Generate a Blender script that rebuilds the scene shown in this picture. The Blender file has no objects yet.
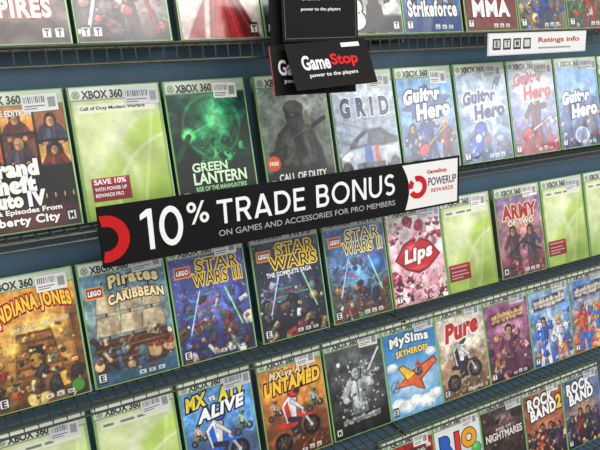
import bpy, bmesh, math, random
import numpy as np
from mathutils import Matrix, Vector
random.seed(4)
SC=bpy.context.scene; COL=SC.collection
CW,CH,CT=0.1362,0.1972,0.014
LEAN=math.radians(11.065)
ZR={0:.5155,1:.2636,2:0.0,3:-.2414,4:-.5039}
# ---------------------------------------------------------------- materials
def lin(c):
    c=np.asarray(c,float)/255.0
    return np.where(c<=.04045,c/12.92,((c+.055)/1.055)**2.4)
def mat(name,rgb=None,rough=.5,metal=0,coat=0,attr=False,noise=0,nscale=40,spec=.5,wrinkle=0):
    m=bpy.data.materials.new(name); m.use_nodes=True
    nt=m.node_tree; b=nt.nodes['Principled BSDF']
    b.inputs['Roughness'].default_value=rough; b.inputs['Metallic'].default_value=metal
    b.inputs['Coat Weight'].default_value=coat; b.inputs['Coat Roughness'].default_value=.15
    b.inputs['Specular IOR Level'].default_value=spec
    if attr:
        a=nt.nodes.new('ShaderNodeAttribute'); a.attribute_name='Col'
        nt.links.new(a.outputs['Color'],b.inputs['Base Color'])
    elif noise:
        n=nt.nodes.new('ShaderNodeTexNoise'); n.inputs['Scale'].default_value=nscale; n.inputs['Detail'].default_value=4
        tc=nt.nodes.new('ShaderNodeTexCoord'); nt.links.new(tc.outputs['Object'],n.inputs['Vector'])
        r=nt.nodes.new('ShaderNodeValToRGB'); l=lin(rgb)
        r.color_ramp.elements[0].position=.3; r.color_ramp.elements[1].position=.7
        r.color_ramp.elements[0].color=(*(l*(1-noise)),1); r.color_ramp.elements[1].color=(*np.minimum(l*(1+noise),1),1)
        nt.links.new(n.outputs['Fac'],r.inputs['Fac']); nt.links.new(r.outputs['Color'],b.inputs['Base Color'])
    else: b.inputs['Base Color'].default_value=(*lin(rgb),1)
    if wrinkle:                                   # loose clear wrap over the print: slightly uneven gloss
        g=nt.nodes.new('ShaderNodeNewGeometry'); n=nt.nodes.new('ShaderNodeTexNoise'); n.inputs['Scale'].default_value=13; n.inputs['Detail'].default_value=1.5; n.inputs['Distortion'].default_value=.8
        bp=nt.nodes.new('ShaderNodeBump'); bp.inputs['Strength'].default_value=wrinkle; bp.inputs['Distance'].default_value=.005
        nt.links.new(g.outputs['Position'],n.inputs['Vector']); nt.links.new(n.outputs['Fac'],bp.inputs['Height']); nt.links.new(bp.outputs['Normal'],b.inputs['Coat Normal'])
    return m
M_PRINT=mat('glossy_print',attr=True,rough=.5,coat=1,spec=.3,wrinkle=.33)
M_STICK=mat('sticker_print',attr=True,rough=.4,spec=.5)
M_BOARD=mat('banner_print',attr=True,rough=.55,spec=.15)
M_SHELL=mat('green_case_plastic',(134,180,112),rough=.2,noise=.15,nscale=30,coat=.5)
M_WIRE=mat('dark_grey_wire',(74,73,66),rough=.38,metal=.4,noise=.2,nscale=60)
M_WALL=mat('blue_wall_paint',(62,92,112),rough=.6,noise=.07,nscale=9)
M_FLOOR=mat('grey_floor',(120,116,108),rough=.7,noise=.1,nscale=12)
M_BLACK=mat('black_card',(15,14,15),rough=.55,noise=.15,nscale=20,spec=.15)
M_RED=mat('red_card_edge',(176,44,36),rough=.5,noise=.1,nscale=20)
M_CLIP=mat('clear_clip',(205,212,215),rough=.2,noise=.05)
M_METAL=mat('grey_steel',(120,122,124),rough=.35,metal=.8,noise=.08)
# ---------------------------------------------------------------- painted sheet art
PW,PH=127.0,184.0
NX,NY=112,162
GX,GY=np.meshgrid(np.linspace(0,PW,NX),np.linspace(0,PH,NY))
class Art:
    def __init__(s): s.C=np.zeros((NY,NX,3)); s.texts=[]; s.promo=None; s.nosticker=False
    def put(s,m,c): s.C=s.C*(1-m[...,None])+np.array(c,float)*m[...,None]
    def fill(s,c): s.C[:]=c
    def vg(s,c0,c1,y0=0,y1=166):
        t=np.clip((GY-y0)/(y1-y0),0,1)[...,None]; s.C=np.array(c0,float)*(1-t)+np.array(c1,float)*t
    def _w(s,cx,cy,R):
        return max(int((cx-R)/PW*NX)-1,0),min(int((cx+R)/PW*NX)+2,NX),max(int((cy-R)/PH*NY)-1,0),min(int((cy+R)/PH*NY)+2,NY)
    def ell(s,cx,cy,rx,ry,c,soft=2,rot=0,a=1):
        i0,i1,j0,j1=s._w(cx,cy,max(rx,ry)+soft+2)
        if i1<=i0 or j1<=j0: return
        gx=GX[j0:j1,i0:i1]-cx; gy=GY[j0:j1,i0:i1]-cy
        r=math.radians(rot);x=gx*math.cos(r)+gy*math.sin(r);y=-gx*math.sin(r)+gy*math.cos(r)
        d=(np.sqrt((x/rx)**2+(y/ry)**2)-1)*min(rx,ry); m=(np.clip(.5-d/soft,0,1)*a)[...,None]
        s.C[j0:j1,i0:i1]=s.C[j0:j1,i0:i1]*(1-m)+np.array(c,float)*m
    def bar(s,cx,cy,hw,hh,c,soft=1.2,rot=0,a=1):
        i0,i1,j0,j1=s._w(cx,cy,math.hypot(hw,hh)+soft+2)
        if i1<=i0 or j1<=j0: return
        gx=GX[j0:j1,i0:i1]-cx; gy=GY[j0:j1,i0:i1]-cy
        r=math.radians(rot);x=gx*math.cos(r)+gy*math.sin(r);y=-gx*math.sin(r)+gy*math.cos(r)
        d=np.maximum(np.abs(x)-hw,np.abs(y)-hh); m=(np.clip(.5-d/soft,0,1)*a)[...,None]
        s.C[j0:j1,i0:i1]=s.C[j0:j1,i0:i1]*(1-m)+np.array(c,float)*m
    def ring(s,cx,cy,r,w,c,soft=2,a=1):
        d=np.abs(np.hypot(GX-cx,GY-cy)-r)-w/2; s.put(np.clip(.5-d/soft,0,1)*a,c)
    def glow(s,cx,cy,rx,ry,c,a=1,rot=0):
        r=math.radians(rot);x=(GX-cx)*math.cos(r)+(GY-cy)*math.sin(r);y=-(GX-cx)*math.sin(r)+(GY-cy)*math.cos(r)
        s.put(np.exp(-((x/rx)**2+(y/ry)**2))*a,c)
    def rect(s,x0,y0,x1,y1,c,soft=1.2,a=1):
        d=np.maximum(np.abs(GX-(x0+x1)/2)-(x1-x0)/2,np.abs(GY-(y0+y1)/2)-(y1-y0)/2); s.put(np.clip(.5-d/soft,0,1)*a,c)
    def line(s,p,q,w,c,soft=1.5,a=1,w2=None):
        px,py=p;dx,dy=q[0]-px,q[1]-py;t=np.clip(((GX-px)*dx+(GY-py)*dy)/(dx*dx+dy*dy+1e-9),0,1)
        ww=w+( (w2-w)*t if w2 is not None else 0)
        d=np.hypot(GX-px-t*dx,GY-py-t*dy)-ww/2; s.put(np.clip(.5-d/soft,0,1)*a,c)
    def poly(s,pts,c,soft=1.5,a=1):
        n=len(pts); d=np.full(GX.shape,1e9); ins=np.zeros(GX.shape,bool)
        for i in range(n):
            ax,ay=pts[i];bx,by=pts[(i+1)%n]
            t=np.clip(((GX-ax)*(bx-ax)+(GY-ay)*(by-ay))/((bx-ax)**2+(by-ay)**2+1e-9),0,1)
            d=np.minimum(d,np.hypot(GX-ax-t*(bx-ax),GY-ay-t*(by-ay)))
            cr=((ay>GY)!=(by>GY))
            xx=ax+(GY-ay)*(bx-ax)/((by-ay) if abs(by-ay)>1e-9 else 1e-9)
            ins^=cr&(GX<xx)
        d=np.where(ins,-d,d); s.put(np.clip(.5-d/soft,0,1)*a,c)
    def noise(s,n,amp,seed=0,octv=4):
        rs=np.random.RandomState(seed); f=np.zeros(GX.shape); k=1.0
        for o in range(octv):
            g=rs.rand(int(n*1.5)+3,n+3); u=GX/PW*n; v=GY/PH*n*1.45; i=u.astype(int);j=v.astype(int);fu=u-i;fv=v-j
            fu=fu*fu*(3-2*fu);fv=fv*fv*(3-2*fv)
            f+=k*((g[j,i]*(1-fu)+g[j,i+1]*fu)*(1-fv)+(g[j+1,i]*(1-fu)+g[j+1,i+1]*fu)*fv-.5); k*=.65; n=n*2
        s.C=np.clip(s.C*(1+amp*f[...,None]*2),0,255)
    def clutter(s,n,box,pal,r0,r1,seed=0,sh=.36):      # shadowed, lit fragments of many sizes
        rs=random.Random(seed); it=[]
        for k in range(int(n*1.5)): it.append((r0*.55+(r1-r0*.55)*rs.random()**2.2,rs.uniform(box[0],box[2]),rs.uniform(box[1],box[3])))
        it.sort(reverse=True)
        for r,x,y in it:
            c=np.array(rs.choice(pal),float)*rs.uniform(.75,1.2); c=np.clip(c,0,255); dk=c*sh; hi=np.clip(c*1.25+25,0,255); rot=rs.uniform(0,180); k=rs.random()
            if k<.4:
                q=rs.uniform(.6,1.4); s.ell(x+.8,y-1,r*1.14,r*q*1.14,dk,1.6,rot,.8); s.ell(x,y,r,r*q,c,1,rot); s.ell(x-r*.25,y+r*.35,r*.5,r*q*.4,hi,r*.6,rot,.7)
            else:
                q=rs.uniform(.25,.9); s.bar(x+.8,y-1,r*1.1,r*q*1.1,dk,1.6,rot,.8); s.bar(x,y,r,r*q,c,1,rot); s.bar(x-.3,y+r*q*.4,r*.8,r*q*.3,hi,1.2,rot,.6); s.bar(x+r*.3,y-r*q*.2,r*.3,r*q*.35,dk,1.2,rot,.6)
    def smear(s,x0,y0,x1,y1,c,o,seed,rot=0):           # lettering too blurred to read
        rs=random.Random(seed); cx,cy=(x0+x1)/2,(y0+y1)/2; s.bar(cx,cy,(x1-x0)/2+3,(y1-y0)/2+2,o,6,rot,.85); x=x0; r=math.radians(rot)
        while x<x1:
            w=rs.uniform(3,8); d=x+w/2-cx; h=(y1-y0)/2*rs.uniform(.55,1); s.bar(cx+d*math.cos(r),cy+d*math.sin(r)+rs.uniform(-2,2),w/2,h,c,3.2,rot+rs.uniform(-14,14),rs.uniform(.7,1)); x+=w*rs.uniform(.8,1.05)
        s.bar(cx,cy-(y1-y0)*.05,(x1-x0)/2,1.2,o,2.5,rot,.5)
    def rays(s,cx,cy,n,c,a=.4,seed=0):
        th=np.arctan2(GY-cy,GX-cx); s.put(np.clip(np.sin(th*n+seed)*1.5,0,1)*a,c)
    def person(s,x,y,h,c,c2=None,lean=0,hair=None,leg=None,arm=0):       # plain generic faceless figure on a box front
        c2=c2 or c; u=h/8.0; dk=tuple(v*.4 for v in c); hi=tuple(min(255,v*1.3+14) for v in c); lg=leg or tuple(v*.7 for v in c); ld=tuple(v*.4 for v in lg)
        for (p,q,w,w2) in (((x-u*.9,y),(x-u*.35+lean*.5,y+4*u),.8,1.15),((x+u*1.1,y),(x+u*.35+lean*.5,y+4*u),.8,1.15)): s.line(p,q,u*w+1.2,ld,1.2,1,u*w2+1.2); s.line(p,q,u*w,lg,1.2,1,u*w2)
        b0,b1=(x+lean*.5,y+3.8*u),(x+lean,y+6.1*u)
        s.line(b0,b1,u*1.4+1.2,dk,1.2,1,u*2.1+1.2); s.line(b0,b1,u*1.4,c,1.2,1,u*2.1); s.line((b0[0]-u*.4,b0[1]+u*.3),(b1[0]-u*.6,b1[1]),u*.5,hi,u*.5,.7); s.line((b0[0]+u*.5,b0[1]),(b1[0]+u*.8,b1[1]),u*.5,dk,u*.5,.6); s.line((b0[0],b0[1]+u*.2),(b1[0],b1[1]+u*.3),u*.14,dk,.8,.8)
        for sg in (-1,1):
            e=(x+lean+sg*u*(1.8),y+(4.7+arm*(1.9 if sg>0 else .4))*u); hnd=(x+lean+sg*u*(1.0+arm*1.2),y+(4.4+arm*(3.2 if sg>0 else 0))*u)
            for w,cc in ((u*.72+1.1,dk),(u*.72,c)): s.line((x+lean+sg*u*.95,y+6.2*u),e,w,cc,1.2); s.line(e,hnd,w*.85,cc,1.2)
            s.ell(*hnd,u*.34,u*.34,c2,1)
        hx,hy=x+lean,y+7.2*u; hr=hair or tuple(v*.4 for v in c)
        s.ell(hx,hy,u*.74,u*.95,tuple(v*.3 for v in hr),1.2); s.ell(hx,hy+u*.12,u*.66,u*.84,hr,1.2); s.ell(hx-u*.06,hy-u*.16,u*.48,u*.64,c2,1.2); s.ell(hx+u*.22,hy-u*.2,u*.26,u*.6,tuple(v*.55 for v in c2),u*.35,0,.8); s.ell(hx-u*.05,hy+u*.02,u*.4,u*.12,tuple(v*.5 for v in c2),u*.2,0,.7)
    def header(s,c=(206,217,198),hits=False):
        s.rect(-5,166,140,190,c,1); s.glow(26,178,40,7,(242,246,238),.9)
        s.glow(108,172,34,6,(150,182,120),.5); s.rect(-5,165.2,140,166.8,(96,140,70),.8)
        if hits: s.rect(-5,166,140,190,(170,172,176),1); s.glow(50,180,60,5,(224,226,230),.9); s.t('PLATINUM',8,169.5,58,179.5,(30,30,34),b=.03); s.t('HITS',74,168.5,116,180.5,(30,30,34),b=.04); s.nosticker=True; return
        s.ell(8.5,174,5.4,5.4,(108,126,104),1.2); s.ell(8.5,174.4,4.2,4.2,(205,220,194),1.2)
        s.line((6.2,171.6),(10.8,177),1.3,(70,136,44),1); s.line((10.8,171.6),(6.2,177),1.3,(70,136,44),1)
        s.t('XBOX 360',16,167.6,74,179.6,(34,46,34),b=.038)
    def rating(s,l='T',x=4,y=4):
        s.rect(x,y,x+13,y+18,(20,20,20),.8); s.rect(x+1.2,y+3,x+11.8,y+14.5,(240,240,240),.8); s.t(l,x+3.2,y+4.2,x+9.8,y+13.4,(15,15,15),b=.04)
    def foot(s,seed=0,c=(235,235,232)):          # studio badges along the lower edge
        rs=random.Random(seed)
        for k in range(3): s.rect(96-k*15,5,106-k*15,5+rs.uniform(5,8),c,.8,.85); s.rect(98-k*15,6.5,103-k*15,9,(60,60,66),.8,.8)
    def t(s,st,x0,y0,x1,y1,c,b=.015,o=None,ow=.05,sh=0,rot=0,arc=0,lv=0): s.texts.append((st,x0,y0,x1,y1,c,b,o,ow,sh,rot,arc,lv))
# ---------------------------------------------------------------- lettering as mesh
_tc={}
def glyphs(st,b,wide=False):
    k=(st,round(b,3),wide)
    if k in _tc: return _tc[k]
    cu=bpy.data.curves.new('lettering','FONT'); cu.body=st; cu.size=1; cu.offset=b; cu.resolution_u=4; cu.fill_mode='FRONT'
    if wide: cu.space_character=1.13
    o=bpy.data.objects.new('lettering',cu); COL.objects.link(o); bpy.context.view_layer.update()
    me=bpy.data.meshes.new_from_object(o.evaluated_get(bpy.context.evaluated_depsgraph_get()))
    v=np.array([x.co[:2] for x in me.vertices],float) if len(me.vertices) else np.zeros((0,2))
    f=[tuple(p.vertices) for p in me.polygons]
    bpy.data.objects.remove(o); bpy.data.curves.remove(cu); bpy.data.meshes.remove(me)
    _tc[k]=(v,f); return _tc[k]
def arcp(cx,cy,rx,ry,a0,a1,n=16): return [(cx+rx*math.cos(math.radians(a0+(a1-a0)*i/n)),cy+ry*math.sin(math.radians(a0+(a1-a0)*i/n))) for i in range(n+1)]
S_=.145; h_=S_/2
GEOM={ # plain geometric capitals: width, strokes, extra polygons
'T':(.72,[[(0,1-h_),(.72,1-h_)],[(.36,0),(.36,.95)]],[]),
'R':(.68,[[(h_,0),(h_,1)],[(h_,1-h_),(.40,1-h_)]+arcp(.40,.6975,.21,.23,90,-90)[1:]+[(h_,.4675)]],[[(.29,.46),(.46,.46),(.70,0),(.53,0)]]),
'A':(.86,[[(.2,.26),(.66,.26)]],[[(0,0),(.16,0),(.51,1),(.35,1)],[(.70,0),(.86,0),(.51,1),(.35,1)]]),
'D':(.80,[[(h_,0),(h_,1)],[(h_,1-h_),(.34,1-h_)]+arcp(.34,.5,.385,.4275,90,-90,20)[1:]+[(h_,h_)]],[]),
'E':(.58,[[(h_,0),(h_,1)],[(h_,1-h_),(.58,1-h_)],[(h_,.5),(.53,.5)],[(h_,h_),(.58,h_)]],[]),
'B':(.68,[[(h_,0),(h_,1)],[(h_,1-h_),(.37,1-h_)]+arcp(.37,.7215,.19,.206,90,-90)[1:]+[(h_,.5155)],[(h_,.5155),(.39,.5155)]+arcp(.39,.294,.215,.2215,90,-90)[1:]+[(h_,h_)]],[]),
'O':(.98,[arcp(.49,.5,.4175,.4275,0,360,36)],[]),
'N':(.80,[[(h_,0),(h_,1)],[(.80-h_,0),(.80-h_,1)]],[[(0,1),(.17,1),(.80,0),(.63,0)]]),
'U':(.76,[[(h_,1),(h_,.38)]+arcp(.38,.38,.3075,.3075,180,360)[1:]+[(.76-h_,1)]],[]),
'S':(.62,[arcp(.31,.715,.23,.2125,30,270,18)[:-1]+arcp(.31,.2875,.235,.215,90,-145,18)],[]),
'1':(.36,[[(.36-h_,0),(.36-h_,1)]],[[(.36,1),(.21,1),(.0,.88),(.0,.75),(.36,.88)]]),
'0':(.74,[arcp(.37,.5,.29,.42,0,360,36)],[]),
'%':(1.0,[arcp(.22,.75,.15,.17,0,360,20),arcp(.78,.25,.15,.17,0,360,20)],[[(.18,0),(.31,0),(.82,1),(.69,1)]]),
' ':(.30,[],[])}
class Geo:                                   # flat printed sheet: local x right, z up, y = -height off the sheet
    def __init__(s): s.v=[];s.f=[];s.c=[]
    def grid(s,C,x0,z0,w,h,y):
        ny,nx=C.shape[:2]; o=len(s.v)
        xs=np.linspace(x0,x0+w,nx);zs=np.linspace(z0,z0+h,ny)
        L=lin(np.clip(C,0,255)).reshape(-1,3)
        s.v+= [(xs[i],y,zs[j]) for j in range(ny) for i in range(nx)]; s.c+=L.tolist()
        s.f+= [(o+j*nx+i,o+j*nx+i+1,o+(j+1)*nx+i+1,o+(j+1)*nx+i) for j in range(ny-1) for i in range(nx-1)]
    def poly(s,pts,y,c):
        o=len(s.v); l=lin(c).tolist(); s.v+=[(p[0],y,p[1]) for p in pts]; s.c+=[l]*len(pts); s.f.append(tuple(range(o,o+len(pts))))
    def quad(s,x0,z0,x1,z1,y,c): s.poly([(x0,z0),(x1,z0),(x1,z1),(x0,z1)],y,c)
    def arc(s,cx,cz,r0,r1,a0,a1,y,c,n=28,clip=None):
        for i in range(n):
            p=[]
            for r,a in ((r0,i),(r1,i),(r1,i+1),(r0,i+1)):
                t=math.radians(a0+(a1-a0)*a/n); x=cx+r*math.cos(t)
                if clip is not None: x=max(x,clip)
                p.append((x,cz+r*math.sin(t)))
            s.poly(p,y,c)
    def stroke(s,pts,w,T,y,c):
        n=len(pts); L=[];Rr=[]
        closed=math.dist(pts[0],pts[-1])<1e-6
        def nrm(a,b):
            dx,dy=b[0]-a[0],b[1]-a[1]; l=math.hypot(dx,dy) or 1; return -dy/l,dx/l
        for i in range(n):
            prv=pts[i-1] if i>0 else (pts[n-2] if closed else None); nxt=pts[i+1] if i<n-1 else (pts[1] if closed else None)
            n1=nrm(prv,pts[i]) if prv else None; n2=nrm(pts[i],nxt) if nxt else None
            n1=n1 or n2; n2=n2 or n1
            mx,my=n1[0]+n2[0],n1[1]+n2[1]; l=math.hypot(mx,my) or 1; mx/=l;my/=l; k=min(1/max(mx*n1[0]+my*n1[1],.5),1.6)*w/2
            L.append((pts[i][0]+mx*k,pts[i][1]+my*k));Rr.append((pts[i][0]-mx*k,pts[i][1]-my*k))
        for i in range(n-1): s.poly([T(Rr[i]),T(Rr[i+1]),T(L[i+1]),T(L[i])],y,c)
    def geom(s,st,x0,z0,x1,z1,c,y,w=S_,sp=.15):
        tot=sum(GEOM[k][0] for k in st)+sp*(len(st)-1); sx=(x1-x0)/tot; sz=z1-z0; u=0
        for k in st:
            T=lambda p,u=u:(x0+(u+p[0])*sx,z0+p[1]*sz); yy=y
            for q in GEOM[k][1]: s.stroke(q,w,T,yy,c); yy-=.00004
            for q in GEOM[k][2]: s.poly([T(p) for p in q],yy,c); yy-=.00004
            u+=GEOM[k][0]+sp
    def text(s,st,x0,z0,x1,z1,c,b=.015,o=None,ow=.05,sh=0,rot=0,arc=0,y=-.0006,wd=None):
        wd=b>=.04 if wd is None else wd
        v0,_=glyphs(st,b,wd)
        if not len(v0): return
        def shear(v): return np.stack([v[:,0]+sh*v[:,1],v[:,1]],1)
        q=shear(v0); mn=q.min(0);mx=q.max(0); sx=(x1-x0)/(mx[0]-mn[0]); sz=(z1-z0)/(mx[1]-mn[1])
        for bb,cc,yy in (([(ow,o,y)] if o else [])+[(b,c,y-(.00015 if o else 0))]):
            v,f=glyphs(st,bb,wd); q=shear(v); X=x0+(q[:,0]-mn[0])*sx; Z=z0+(q[:,1]-mn[1])*sz
            cx,cz=(x0+x1)/2,(z0+z1)/2
            Z=Z+arc*(1-((X-cx)/((x1-x0)/2))**2)
            r=math.radians(rot); dx,dz=X-cx,Z-cz; X=cx+dx*math.cos(r)-dz*math.sin(r); Z=cz+dx*math.sin(r)+dz*math.cos(r)
            of=len(s.v); s.v+=[(a,yy,bz) for a,bz in zip(X,Z)]; s.c+=[lin(cc).tolist()]*len(X); s.f+=[tuple(of+i for i in p) for p in f]
    def mesh(s,name,m):
        me=bpy.data.meshes.new(name); me.from_pydata(s.v,[],s.f); 
        a=me.color_attributes.new('Col','FLOAT_COLOR','POINT')
        arr=np.ones((len(s.v),4),np.float32); arr[:,:3]=np.array(s.c); a.data.foreach_set('color',arr.ravel())
        me.materials.append(m); me.update(); return me
# ---------------------------------------------------------------- object helpers
def link(name,me,parent=None,loc=(0,0,0)):
    o=bpy.data.objects.new(name,me); COL.objects.link(o); o.location=loc
    if parent: o.parent=parent
    return o
def tag(o,label,cat,group=None):
    o['label']=label;o['category']=cat
    if group:o['group']=group
def empty(name,loc,rot=(0,0,0)):
    o=bpy.data.objects.new(name,None);COL.objects.link(o);o.location=loc;o.rotation_euler=rot;o.empty_display_size=.03;return o
def box_bm(bm,x0,y0,z0,x1,y1,z1,bev=0):
    r=bmesh.ops.create_cube(bm,size=1); vs=r['verts']
    for v in vs: v.co=((x0+x1)/2+v.co.x*(x1-x0),(y0+y1)/2+v.co.y*(y1-y0),(z0+z1)/2+v.co.z*(z1-z0))
    if bev:
        es={e for v in vs for e in v.link_edges}
        bmesh.ops.bevel(bm,geom=list(es),offset=bev,segments=2,affect='EDGES',profile=.6)
def bm_mesh(name,bm,m):
    me=bpy.data.meshes.new(name);bm.to_mesh(me);bm.free();me.materials.append(m);return me
def boxes(name,lst,m,bev=0):
    bm=bmesh.new()
    for b in lst: box_bm(bm,*b,bev=bev)
    return bm_mesh(name,bm,m)
def tube(bm,pts,r,n=6):
    pts=[Vector(p) for p in pts]; rings=[]
    for i,p in enumerate(pts):
        d=(pts[min(i+1,len(pts)-1)]-pts[max(i-1,0)]).normalized()
        a=d.cross(Vector((0,0,1)) if abs(d.z)<.9 else Vector((1,0,0))).normalized(); b=d.cross(a)
        rings.append([bm.verts.new(p+(a*math.cos(2*math.pi*k/n)+b*math.sin(2*math.pi*k/n))*r) for k in range(n)])
    for A,B in zip(rings,rings[1:]):
        for k in range(n): bm.faces.new((A[k],A[(k+1)%n],B[(k+1)%n],B[k]))
    bm.faces.new(rings[0]);bm.faces.new(rings[-1][::-1])
# ---------------------------------------------------------------- setting
w=link('wall_back',boxes('wall_back',[(-2.2,.0530,-1.25,3.2,.15,1.75)],M_WALL)); w['kind']='structure'
f=link('floor',boxes('floor',[(-2.2,-5,-1.3,3.2,.15,-1.25)],M_FLOOR)); f['kind']='structure'
# ---------------------------------------------------------------- wire shelves
SX0,SX1=-.95,1.45
def deck_mesh(drop):
    bm=bmesh.new(); x=SX0+.006
    while x<SX1:
        tube(bm,[(x,.0510,-.0017),(x,-.040,-.0017),(x,-.0447,-.0035),(x,-.0460,-drop)],.0011,5); x+=.0195
    return bm_mesh('wire_deck',bm,M_WIRE)
def rail_mesh(y,z,r):
    bm=bmesh.new(); tube(bm,[(SX0,y,z),(SX1,y,z)],r,8); return bm_mesh('rail',bm,M_WIRE)
DECK={True:deck_mesh(.026),False:deck_mesh(.0105)}
LOWR={True:rail_mesh(-.0449,-.0260,.0022),False:rail_mesh(-.0449,-.0105,.0020)}
RAILS=[rail_mesh(-.0437,-.0006,.0020),rail_mesh(-.020,-.0046,.0017),rail_mesh(.010,-.0046,.0017),rail_mesh(.047,-.0046,.0017)]
def bracket_mesh(x):
    bm=bmesh.new(); box_bm(bm,x-.0015,-.036,-.0120,x+.0015,.0530,-.0066); box_bm(bm,x-.006,.0500,-.028,x+.006,.0530,-.0066); return bm_mesh('bracket',bm,M_WIRE)
BR=[bracket_mesh(x) for x in (-.62,.28,1.18)]
SL={0:'dark wire shelf topmost, just above the blue strip of wall',1:'dark wire shelf that carries the long black banner',2:'dark wire shelf just below the black banner, under the second full row of games',
    3:'dark wire shelf under the off-road racing games near the bottom',4:'lowest dark wire shelf, under the games cut off at the bottom edge'}
for r in range(5):
    e=empty('wire_shelf',(0,0,ZR[r]-.0029)); tag(e,SL[r],'shelf','wire shelves on the blue wall')
    link('wire_deck',DECK[r==0],e); link('rail',LOWR[r==0],e)
    for q in RAILS: link('rail',q,e)
    for q in BR: link('bracket',q,e)
# ---------------------------------------------------------------- covers
SK=(206,156,120); SK2=(206,160,104)
def stock(title=None,promo=None,g=(146,178,62)):
    def fn(a):
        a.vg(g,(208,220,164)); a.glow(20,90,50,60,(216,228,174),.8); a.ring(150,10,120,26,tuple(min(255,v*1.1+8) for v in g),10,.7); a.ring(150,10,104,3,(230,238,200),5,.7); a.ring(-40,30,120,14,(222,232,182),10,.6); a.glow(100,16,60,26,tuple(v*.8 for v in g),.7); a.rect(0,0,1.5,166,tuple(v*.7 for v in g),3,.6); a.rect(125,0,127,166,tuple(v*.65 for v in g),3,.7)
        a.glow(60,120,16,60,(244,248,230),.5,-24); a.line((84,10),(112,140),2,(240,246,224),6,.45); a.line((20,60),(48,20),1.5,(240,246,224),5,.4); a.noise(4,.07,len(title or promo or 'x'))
        a.header((214,220,210)); a.rect(8,148,119,160,(234,240,220),1,.8)
        if title: a.t(title,11,150.8,104,157,(20,26,20),b=.025)
        else:
            for k,w in enumerate((16,22,12)): a.rect(12+k*27,152,12+k*27+w,155.5,(70,78,64),2,.8)
        a.promo=promo
    return fn
def gta(a):
    a.fill((14,11,11))
    for b,c in (((0,122,40,165),(130,138,64)),((43,130,84,165),(224,132,50)),((87,118,127,165),(140,88,52)),((0,84,40,119),(190,94,42)),((43,92,84,127),(110,66,48)),((87,84,127,115),(220,168,86))): a.rect(*b,c)
    a.ell(20,138,24,10,(70,84,40),8); a.ell(62,150,20,9,(250,190,90),8)
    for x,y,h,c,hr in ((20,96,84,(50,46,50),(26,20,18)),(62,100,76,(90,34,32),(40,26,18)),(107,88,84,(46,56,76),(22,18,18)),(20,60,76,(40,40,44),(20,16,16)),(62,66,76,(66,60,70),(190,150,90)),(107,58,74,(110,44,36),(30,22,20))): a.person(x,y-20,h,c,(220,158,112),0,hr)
    a.rect(0,0,127,84,(22,16,24)); 
    for b in ((40,84,43,165),(84,84,87,165),(0,119,43,122),(43,127,87,130),(84,115,127,118)): a.rect(*b,(6,5,5),.8)
    a.noise(14,.18,3); a.glow(70,12,70,24,(140,66,66),.7)
    for k in range(11): a.rect(k*12,30,k*12+8,58+((k*37)%22),(20,16,24),1,.95); a.rect(k*12+2,40,k*12+3.5,46,(230,180,90),.8)
    a.header()
    a.t('COMPLETE EDITION',6,152,84,160,(250,250,250),b=.03,o=(10,10,10))
    W_=(244,244,238);K=(4,4,4)
    a.t('Grand',8,72,82,95,W_,b=.075,o=K,ow=.14); a.t('Theft',8,50,76,74,W_,b=.075,o=K,ow=.14); a.t('Auto',8,31,56,52,W_,b=.075,o=K,ow=.14); a.t('IV',62,31,86,53,(236,238,240),b=.065,o=K,ow=.13)
    a.t('& Episodes From',20,21,104,30,W_,b=.03,o=K); a.t('Liberty City',8,5,100,20,W_,b=.045,o=K,ow=.09); a.rating('M',109,4)
def glant(a):
    a.vg((4,22,18),(14,62,58)); a.glow(66,116,34,44,(36,160,92),.9); a.glow(74,126,14,18,(150,255,170),.8); a.rays(70,120,9,(70,200,120),.16); a.noise(6,.3,7)
    a.ring(66,116,46,4,(60,190,110),3,.5); a.poly([(0,30),(0,100),(14,114),(26,88),(40,68),(60,56),(88,58),(106,80),(116,108),(127,96),(127,0),(0,0)],(6,26,20),6); a.poly([(96,64),(118,122),(127,132),(127,64)],(10,48,36),4)
    a.ell(26,104,10,10,(90,255,130),6); a.ell(26,104,4.5,4.5,(230,255,230),3); a.line((26,104),(70,122),2,(130,255,160),3,.7); a.line((4,68),(26,102),9,(12,64,38),2); a.poly([(40,62),(50,80),(64,88),(84,84),(94,64),(84,54),(50,52)],(18,94,52),4); a.glow(64,74,10,8,(110,230,130),.7)
    a.clutter(26,(30,60,124,104),[(12,58,40),(24,104,66),(8,36,28),(44,150,88)],2,7,8); a.noise(14,.2,9)
    a.rect(0,0,127,26,(4,14,11),8); a.header((190,204,190)); K=(2,12,6)
    a.t('GREEN',24,48,82,62,(206,240,198),b=.03,o=K,ow=.08); a.t('LANTERN',24,29,112,47,(216,244,208),b=.03,o=K,ow=.08); a.t('RISE OF THE MANHUNTERS',26,19,110,26,(160,226,160),b=.02); a.rating('T',4,4)
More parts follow.
